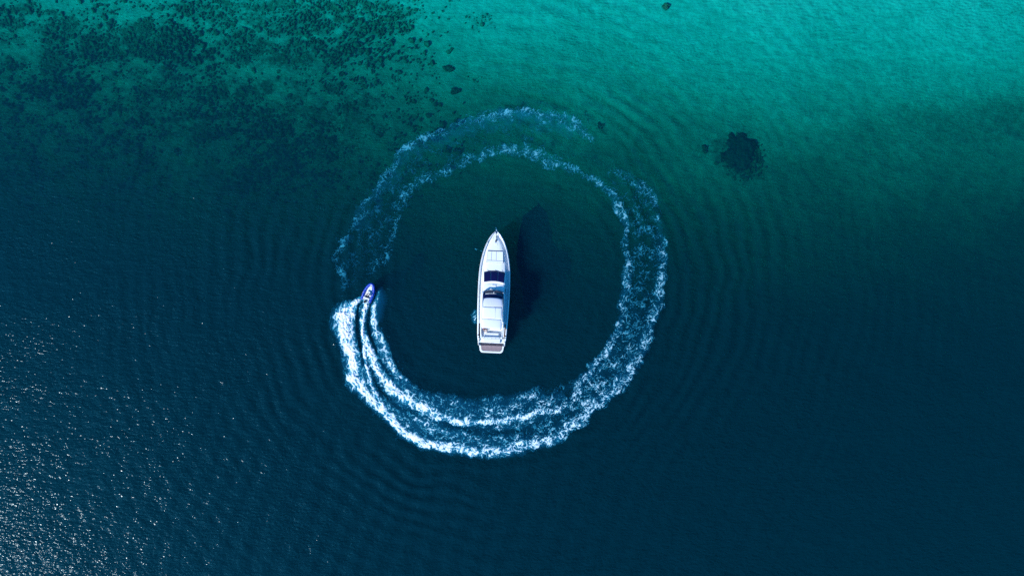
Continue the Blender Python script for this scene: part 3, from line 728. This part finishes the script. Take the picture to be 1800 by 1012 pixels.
# cockpit: sole, coaming, aft sofa, steps, doors
box("cockpit_sole", -1.95, 1.95, 1.66, 4.7, .95, 1.05, M["deck"], yt, 0)
tr_ = prism("transom_locker", [(-1.35, 1.72), (1.35, 1.72), (1.42, 2.62), (-1.42, 2.62)], .5, 1.42, M["gel"], yt, .07)
box("locker_seam", -1.2, 1.2, 2.02, 2.035, 1.415, 1.424, M["grey"], tr_, 0)
for s in (-1, 1):
    for k in range(3):
        stp = box("step", *(sorted((s * 1.46, s * 1.90))), 1.70 + k * .32, 2.0 + k * .32, .5, .70 + k * .2, M["gel"], yt, .02)
        box("tread", *(sorted((s * 1.50, s * 1.86))), 1.73 + k * .32, 1.98 + k * .32, .70 + k * .2, .722 + k * .2, M["teakdark"] if k else M["teak"], stp, .004, 1)
    # stern quarter wings
    qv = [(s * 1.93, 1.66), (s * 2.12, 1.66), (s * 2.24, 2.2), (s * 2.30, 2.8), (s * 2.08, 2.8), (s * 2.02, 2.2)]
    if s < 0: qv = qv[::-1]
    prism("quarter_wing", qv, .45, lambda x, y: 1.12 + .42 * (y - 1.66), M["gel"], yt, .04)
    for yy in (1.95, 2.55):
        cl = box("mooring_cleat", s * 2.10 - .12, s * 2.10 + .12, yy - .03, yy + .03, 1.30 + .42 * (yy - 1.9), 1.36 + .42 * (yy - 1.9), M["dark"], yt, .01, 1)
tube("ensign_staff", [(-.06, 1.66, .95), (-.07, 1.52, 1.35), (-.09, 1.40, 1.85)], .028, M["dark"], yt)
box("platform_shower", -.16, .05, 1.52, 1.64, .55, .66, M["dark"], yt, .02)

# raised foredeck trunk
def tw(y): return float(np.interp(y, [11.5, 13.5, 15, 16.5, 17.6, 18.3, 18.8], [1.78, 1.72, 1.60, 1.32, .92, .55, .14]))
def tz(y): return float(np.interp(y, [11.5, 13.6, 15.5, 17.2, 18.8], [2.55, 2.50, 2.46, 2.42, 2.36]))
rings = []
for y in np.concatenate([np.arange(11.5, 18, .4), np.arange(18, 18.81, .16)]):
    w_, z_ = tw(y), tz(y); d0 = deckz(y) - .05
    half = [(w_ + .06, d0), (w_ + .02, d0 + (z_ - d0) * .6), (w_ - .03, z_ - .06), (w_ - .12, z_ - .01), (w_ * .5, z_ + .03), (0, z_ + .045)]
    rings.append([(x, y, z) for x, z in half] + [(-x, y, z) for x, z in half[-2::-1]])
trunk = loft("foredeck_trunk", rings, M["deck"], yt)
# sun pad: recessed frame, three cushions, headrest roll
fr_ = prism("sunpad", [(-1.38, 14.62), (1.38, 14.62), (1.24, 16.52), (-1.24, 16.52)], 2.40, 2.535, M["grey"], yt, 0)
for x0, x1 in ((-1.30, -.62), (-.58, .18), (.22, 1.30)):
    k = .925
    prism("cushion", [(x0, 14.98), (x1, 14.98), (x1 * k, 16.42), (x0 * k, 16.42)], 2.53, 2.64, M["cushion"], fr_, .04)
prism("headrest", [(-1.32, 14.66), (1.32, 14.66), (1.31, 14.94), (-1.31, 14.94)], 2.53, 2.69, M["cushion"], fr_, .06)
# anchor gear
box("anchor_locker_hatch", -.22, .22, 17.35, 17.75, 2.44, 2.475, M["gel"], yt, .01)
wl_ = prism("windlass", [(.13 * math.cos(a), 18.12 + .13 * math.sin(a)) for a in np.linspace(0, 2 * math.pi, 13)[:-1]], 2.35, 2.62, M["dark"], yt, .03)
box("windlass_motor", -.13, .05, 17.82, 18.06, 2.36, 2.52, M["steel"], wl_, .03)
tube("anchor_chain", [(.02, 18.2, 2.52), (.03, 18.9, 2.50), (.03, 19.4, 2.52), (.03, 19.72, 2.5)], .035, M["dark"], yt)
box("bow_roller", -.11, .15, 19.25, 19.85, 2.36, 2.47, M["steel"], yt, .02)
tube("anchor", [(.03, 19.65, 2.48), (.0, 19.95, 2.45), (-.12, 20.2, 2.36), (-.2, 20.34, 2.24)], [.045, .05, .06, .03], M["steel"], yt)
for s in (-1, 1):   # pulpit and side rails with stanchions
    ry = [19.85] + [y for y in np.arange(19.4, 8.4, -.5)]
    path = [(s * max(hb(min(y, 19.6)) - .06, .05 if y > 19.5 else .1), y, sheer(min(y, 19.6)) + .78 - (.0 if y > 10 else .3 * (10 - y))) for y in ry]
    rl = tube("side_rail", path, .022, M["steel"], yt, n=6)
    for y in (19.2, 18.2, 17.0, 15.6, 14.0, 12.4, 10.8, 9.4):
        x = s * (hb(y) - .07); tube("stanchion", [(x, y, sheer(y) + .08), (x, y, sheer(y) + .76 - (.0 if y > 10 else .3 * (10 - y)))], .016, M["steel"], rl, n=5)
# saloon body under the flybridge
def sr(y, w0, w1, z0, z1, cam_=.06):
    half = [(w0, z0), (w0 - .02, z0 + (z1 - z0) * .35), (w1 + .04, z0 + (z1 - z0) * .8), (w1 - .02, z1 - .05), (w1 - .12, z1), (w1 * .5, z1 + cam_ * .7), (0, z1 + cam_)]
    return [(x, y, z) for x, z in half] + [(-x, y, z) for x, z in half[-2::-1]]
sal = loft("saloon", [sr(y, w0, w1, deckz(y) - .05, z1) for y, w0, w1, z1 in ((4.3, 1.86, 1.72, 3.35), (6, 1.88, 1.74, 3.38), (8, 1.88, 1.74, 3.38), (10, 1.86, 1.72, 3.36), (11.0, 1.83, 1.70, 3.28), (11.75, 1.80, 1.66, 3.12))], M["gel"], yt, caps=True)
for s in (-1, 1):
    for y0, y1 in ((5.2, 7.0), (7.15, 8.9), (9.05, 10.6)):
        vs = [(s * 1.885, y0, 2.05), (s * 1.885, y1, 2.05), (s * 1.835, y1 - .1, 2.85), (s * 1.835, y0 + .1, 2.85)]
        pn = mesh_obj("side_window", [Vector(v) for v in vs] + [Vector(v) + Vector((s * .02, 0, 0)) for v in vs], [(0, 1, 2, 3), (4, 5, 6, 7), (0, 1, 5, 4), (1, 2, 6, 5), (2, 3, 7, 6), (3, 0, 4, 7)], M["glass"], sal)
# raked windscreen: white surround and three curved panes with wipers
def ws_pt(t, v, lift=0.0):
    """t across -1..1, v up the glass 0 (front foot) .. 1 (roof edge)"""
    w_ = 1.72 - .10 * v; bow_f = .30 * (1 - t * t); bow_r = .24 * (1 - t * t)
    y = (13.10 + bow_f) * (1 - v) + (11.38 + bow_r) * v; z = 2.50 * (1 - v) + 3.22 * v + .10 * math.sin(math.pi * v) + .02 * (1 - t * t)
    return (w_ * t, y, z + lift)
def ws_patch(name, t0, t1, v0, v1, lift, mat, parent, thick=.05, nt=8, nv=6):
    vs, fs = [], []
    for dz in (0, -thick):
        for i_ in range(nv + 1):
            for j_ in range(nt + 1): vs.append(ws_pt(t0 + (t1 - t0) * j_ / nt, v0 + (v1 - v0) * i_ / nv, lift + dz))
    k = (nv + 1) * (nt + 1); W_ = nt + 1
    for i_ in range(nv):
        for j_ in range(nt):
            a = i_ * W_ + j_; fs.append((a, a + 1, a + 1 + W_, a + W_)); fs.append((k + a, k + a + W_, k + a + 1 + W_, k + a + 1))
    for j_ in range(nt): a = j_; b = nv * W_ + j_; fs += [(a, a + k, a + 1 + k, a + 1), (b, b + 1, b + 1 + k, b + k)]
    for i_ in range(nv): a = i_ * W_; b = a + nt; fs += [(a, a + W_, a + W_ + k, a + k), (b, b + k, b + W_ + k, b + W_)]
    return mesh_obj(name, vs, fs, mat, parent, True)
wsf = ws_patch("windscreen", -1.06, 1.06, -.22, 1.14, 0.0, M["gel"], yt, .5)
for t0, t1 in ((-.985, -.35), (-.335, .335), (.35, .985)): ws_patch("pane", t0, t1, .03, .985, .02, M["glass"], wsf, .03)
for t in (-.66, .02, .70):
    a = ws_pt(t, -.10, .09); b = ws_pt(t + .04, -.02, .07); c = ws_pt(t + .30, .08, .06)
    wp = tube("wiper", [a, b, c], .018, M["dark"], wsf, n=5)
    tube("wiper_pivot", [ws_pt(t, -.11, .0), ws_pt(t, -.11, .13)], .055, M["dark"], wp, n=8)
box("roof_hatch", -.32, .32, 10.55, 11.05, 3.40, 3.44, M["gel"], yt, .012)
# flybridge: moulding, sole, coamings
def fly_outline(w0, y0, y1, r=.5, k=.0):
    p = []
    for i_ in range(7):
        a = math.pi / 2 * i_ / 6; p.append((w0 - r * .9 + r * .9 * math.cos(a), y1 - r * .5 + r * .5 * math.sin(a)))
    right = [(w0 - .14, y0), (w0 - .03, y0 + 1.2)] + p
    return right + [(-x, y) for x, y in right[::-1]]
fb = prism("flybridge", fly_outline(1.86, 2.55, 9.9), 3.40, 3.62, M["gel"], yt, .06)
prism("flybridge_sole", fly_outline(1.52, 2.95, 9.4, .3), 3.61, 3.64, M["deck"], fb, 0)
for s in (-1, 1):
    ys = np.linspace(2.7, 9.9, 15); rg = []
    for y in ys:
        w_ = 1.84 - (.12 * max(0, (3.75 - y)) ) - (.22 * max(0, y - 9.2) ** 1.2); h = float(np.interp(y, [2.7, 4.6, 6, 9.9], [3.98, 4.12, 4.35, 4.35]))
        rg.append([(s * w_, y, 3.60), (s * (w_ - .02), y, h - .04), (s * (w_ - .06), y, h), (s * (w_ - .20), y, h), (s * (w_ - .24), y, h - .05), (s * (w_ - .26), y, 3.60)])
    loft("coaming", rg, M["gel"], fb, caps=True)
# flybridge front: wrap-round tinted screen, with a white bar added as its glare
fws = bpy.data.meshes.new("x")
rings = []
for v, (w_, y, z) in enumerate(((1.66, 9.98, 4.00), (1.62, 9.62, 4.45), (1.60, 9.20, 4.84), (1.58, 8.85, 5.06))):
    rings.append([(w_ * t, y + (.26 - .03 * v) * (1 - abs(t) ** 2.6) - .05 * abs(t) ** 8, z) for t in np.linspace(-1, 1, 17)])
fsc = loft("flybridge_screen", rings, M["glass"], yt)
so_ = fsc.modifiers.new("solid", 'SOLIDIFY'); so_.thickness = .03
loft("screen_base", [[(x, y + .05, z - .36) for x, y, z in rings[0]], [(x, y + .03, z + .03) for x, y, z in rings[0]], [(x, y - .10, z + .03) for x, y, z in rings[0]]], M["gel"], fsc)
tube("glare_bar", [(-1.22, 9.60, 4.74), (-.6, 9.68, 4.78), (0, 9.70, 4.79), (.50, 9.68, 4.78)], .035, M["gel"], fsc)
tube("horn", [(.10, 9.74, 4.80), (.10, 10.05, 4.72)], [.05, .02], M["gel"], fsc)
# hard top: three canvas panels on a white frame with four posts
def panel(name, y0, y1, mat, parent, w=1.56, z=5.42, sag=.05, front=False):
    vs, fs = [], []; nyy, nxx = 8, 14
    for dz in (0, -.07):
        for i_ in range(nyy + 1):
            v = i_ / nyy; y = y0 + (y1 - y0) * v
            for j_ in range(nxx + 1):
                t = -1 + 2 * j_ / nxx; ww = w - (.16 * v ** 5 if front else 0)
                yy = y + (.10 * (1 - t * t) - .08 * abs(t) ** 6 if front else 0) * v
                vs.append((ww * t, yy, z + .10 * (1 - t * t) - .03 * abs(t) ** 6 + sag * math.sin(math.pi * v) * .6 - (.16 * v * v if front else 0) + dz))
    k = (nyy + 1) * (nxx + 1); W_ = nxx + 1
    for i_ in range(nyy):
        for j_ in range(nxx):
            a = i_ * W_ + j_; fs += [(a, a + 1, a + 1 + W_, a + W_), (k + a, k + a + W_, k + a + 1 + W_, k + a + 1)]
    for j_ in range(nxx): a = j_; b = nyy * W_ + j_; fs += [(a, a + k, a + 1 + k, a + 1), (b, b + 1, b + 1 + k, b + k)]
    for i_ in range(nyy): a = i_ * W_; b = a + nxx; fs += [(a, a + W_, a + W_ + k, a + k), (b, b + k, b + W_ + k, b + W_)]
    return mesh_obj(name, vs, fs, mat, parent, True)
top = bpy.data.objects.new("hard_top", None); col.objects.link(top); top.parent = yt
panel("front_panel", 7.62, 8.95, M["canvas2"], top, 1.52, 5.37, .03, True)
panel("canvas_panel", 5.76, 7.60, M["canvas"], top, 1.53, 5.44)
panel("canvas_panel", 4.30, 5.73, M["canvas"], top, 1.53, 5.42)
for s in (-1, 1):
    tube("frame_rail", [(s * 1.53, 4.3, 5.36), (s * 1.55, 6, 5.40), (s * 1.54, 7.6, 5.38), (s * 1.44, 8.9, 5.22)], .05, M["gel"], top)
    for y in (4.55, 7.3): tube("post", [(s * 1.62, y + .5, 4.0), (s * 1.54, y, 5.38)], .035, M["steel"], top)
tube("crossbar", [(.42, 5.75, 5.545), (.43, 6.6, 5.56), (.44, 7.58, 5.55)], .03, M["canvas2"], top, n=6)
# flybridge furniture aft of the hard top
sf = prism("aft_sofa", [(-1.20, 2.86), (1.18, 2.86), (1.12, 3.50), (-.85, 3.50), (-1.12, 3.22)], 3.63, 4.06, M["cushion"], yt, .06)
prism("sofa_back", [(-1.30, 2.74), (1.28, 2.74), (1.24, 2.92), (-1.24, 2.92)], 3.63, 4.36, M["cushion"], sf, .05)
sf2 = prism("side_sofa", [(.05, 4.02), (1.32, 4.02), (1.34, 4.85), (-.05, 4.85)], 3.63, 4.06, M["cushion"], yt, .06)
box("helm_console", .1, 1.3, 8.0, 8.7, 3.63, 4.5, M["gel"], yt, .08); box("helm_seat", .3, 1.1, 6.9, 7.4, 3.63, 4.25, M["cushion"], yt, .08)
box("port_bench", -1.48, -.75, 4.05, 6.2, 3.63, 4.05, M["cushion"], yt, .06)
tb = box("fly_table", -.5, .3, 5.3, 6.2, 4.28, 4.33, M["teak"], yt, .02); tube("table_leg", [(-.1, 5.75, 3.63), (-.1, 5.75, 4.29)], .05, M["steel"], tb)
rl = tube("aft_rail", [(-1.62, 4.0, 4.4), (-1.5, 2.72, 4.55), (-1.2, 2.62, 4.58), (0, 2.6, 4.58), (1.2, 2.62, 4.58), (1.5, 2.72, 4.55), (1.62, 4.0, 4.4)], .03, M["steel"], yt)
for x in (-1.2, -.6, 0, .6, 1.2): tube("stanchion", [(x, 2.62, 3.6), (x, 2.61, 4.58)], .025, M["steel"], rl, n=6)
mast = tube("radar_mast", [(1.66, 7.0, 4.3), (1.70, 6.2, 5.0)], .05, M["gel"], yt)
bm = bmesh.new(); bmesh.ops.create_uvsphere(bm, u_segments=12, v_segments=8, radius=.16, matrix=Matrix.Translation((1.71, 6.1, 5.05)) @ Matrix.Diagonal((1, 1, .8, 1))); from_bm("radome", bm, M["gel"], mast, True)

ploc = yt.matrix_basis @ Vector((-1.08, 4.18, 3.60))
Rz = Matrix.Rotation(yaw, 4, 'Z')
person("person", seated(Vector((.25, -1, 0)), .45, .06), dict(top="red", legs="navy", skin="skin", sleeve=True), "person in dark red top sitting behind the yacht's white top",
       face_dir=Vector((.25, -1, 0)), loc=ploc, rotz=yaw)

# ------------------------------------------------------------------ inflatable tender
bow_ = px(656.6, 497.0); ste = px(644.6, 526.5)
ryaw = math.atan2(bow_[1] - ste[1], bow_[0] - ste[0]) - math.pi / 2
rib = bpy.data.objects.new("inflatable_boat", None); col.objects.link(rib)
rib.location = (ste[0], ste[1], .12); rib.rotation_euler = (R(3), 0, ryaw)
tag(rib, "small blue inflatable boat speeding at the head of the white wake", "boat")
half = [(.72, -.25, .30), (.73, .3, .31), (.74, .9, .33), (.70, 1.5, .37), (.58, 2.0, .43), (.40, 2.4, .50), (.18, 2.66, .56)]
tp = [(x, y, z) for x, y, z in half] + [(0, 2.72, .58)] + [(-x, y, z) for x, y, z in half[::-1]]
tp = [tuple(p_) for p_ in spline(tp, 4)]
tr_r = [.12] + [.21] * (len(tp) - 2) + [.12]
tb_ = tube("tube", tp, tr_r, M["blue"], rib, n=14)
tube("rub_strake", [(x * 1.275, y + (.2 * (y - 2) if y > 2 else 0), z - .02) for x, y, z in tp[2:-2]], .022, M["gel"], tb_, n=6)
for s in (-1, 1):
    for y, x in ((.5, .74), (1.1, .735), (1.65, .675), (2.05, .56)):
        tube("grab_handle", [(s * x, y - .10, .50 + .06 * y), (s * x, y - .05, .575 + .06 * y), (s * x, y + .05, .575 + .06 * y), (s * x, y + .10, .50 + .06 * y)], .018, M["gel"], tb_, n=6)
loft("hull", [[(.55, y, .22), (.30, y, -.02), (0, y, -.16), (-.30, y, -.02), (-.55, y, .22)] for y in (0, .8, 1.5)] + [[(.40, 2.1, .32), (.2, 2.1, .12), (0, 2.1, .0), (-.2, 2.1, .12), (-.40, 2.1, .32)], [(.1, 2.6, .5), (.05, 2.6, .42), (0, 2.62, .38), (-.05, 2.6, .42), (-.1, 2.6, .5)]], M["gel"], rib)
prism("floor", [(-.56, -.02), (.56, -.02), (.55, 1.5), (.40, 2.05), (.18, 2.4), (-.18, 2.4), (-.40, 2.05), (-.55, 1.5)], .20, .27, M["deck"], rib, .01)
box("transom", -.55, .55, -.06, .02, .05, .55, M["gel"], rib, .02)
prism("bow_locker", [(-.40, 1.62), (.40, 1.62), (.34, 2.0), (.14, 2.42), (-.14, 2.42), (-.34, 2.0)], .26, .52, M["cushion"], rib, .05)
cs = prism("console", [(-.30, 1.22), (.30, 1.22), (.26, 1.55), (-.26, 1.55)], .26, .80, M["gel"], rib, .05, .04)
tube("steering_wheel", [(.14 * math.cos(a), 1.17 - .05 * math.sin(a), .78 + .13 * math.sin(a)) for a in np.linspace(0, 2 * math.pi, 15)[:-1]], .016, M["dark"], cs, closed=True, n=6)
box("aft_seat", -.52, .52, .10, .42, .26, .58, M["cushion"], rib, .05)
box("bow_plate", -.13, .13, 2.52, 2.76, .70, .765, M["gel"], rib, .02)
og = box("outboard_engine", -.16, .16, -.52, -.10, .45, .88, M["navy"], rib, .08, 3)
box("engine_leg", -.06, .06, -.36, -.14, -.35, .5, M["navy"], og, .02); box("engine_stripe", -.165, .165, -.40, -.22, .60, .66, M["gel"], og, .01)
rm = Matrix.Translation(rib.location) @ Matrix.Rotation(ryaw, 4, 'Z')
person("person", seated(Vector((0, 1, 0)), .30, .0, "wheel"), dict(top="navy", legs="navy", skin="skin", sleeve=True, long=True), "person in dark clothes driving the small blue inflatable boat",
       loc=rm @ Vector((.06, .52, .28)), rotz=ryaw)
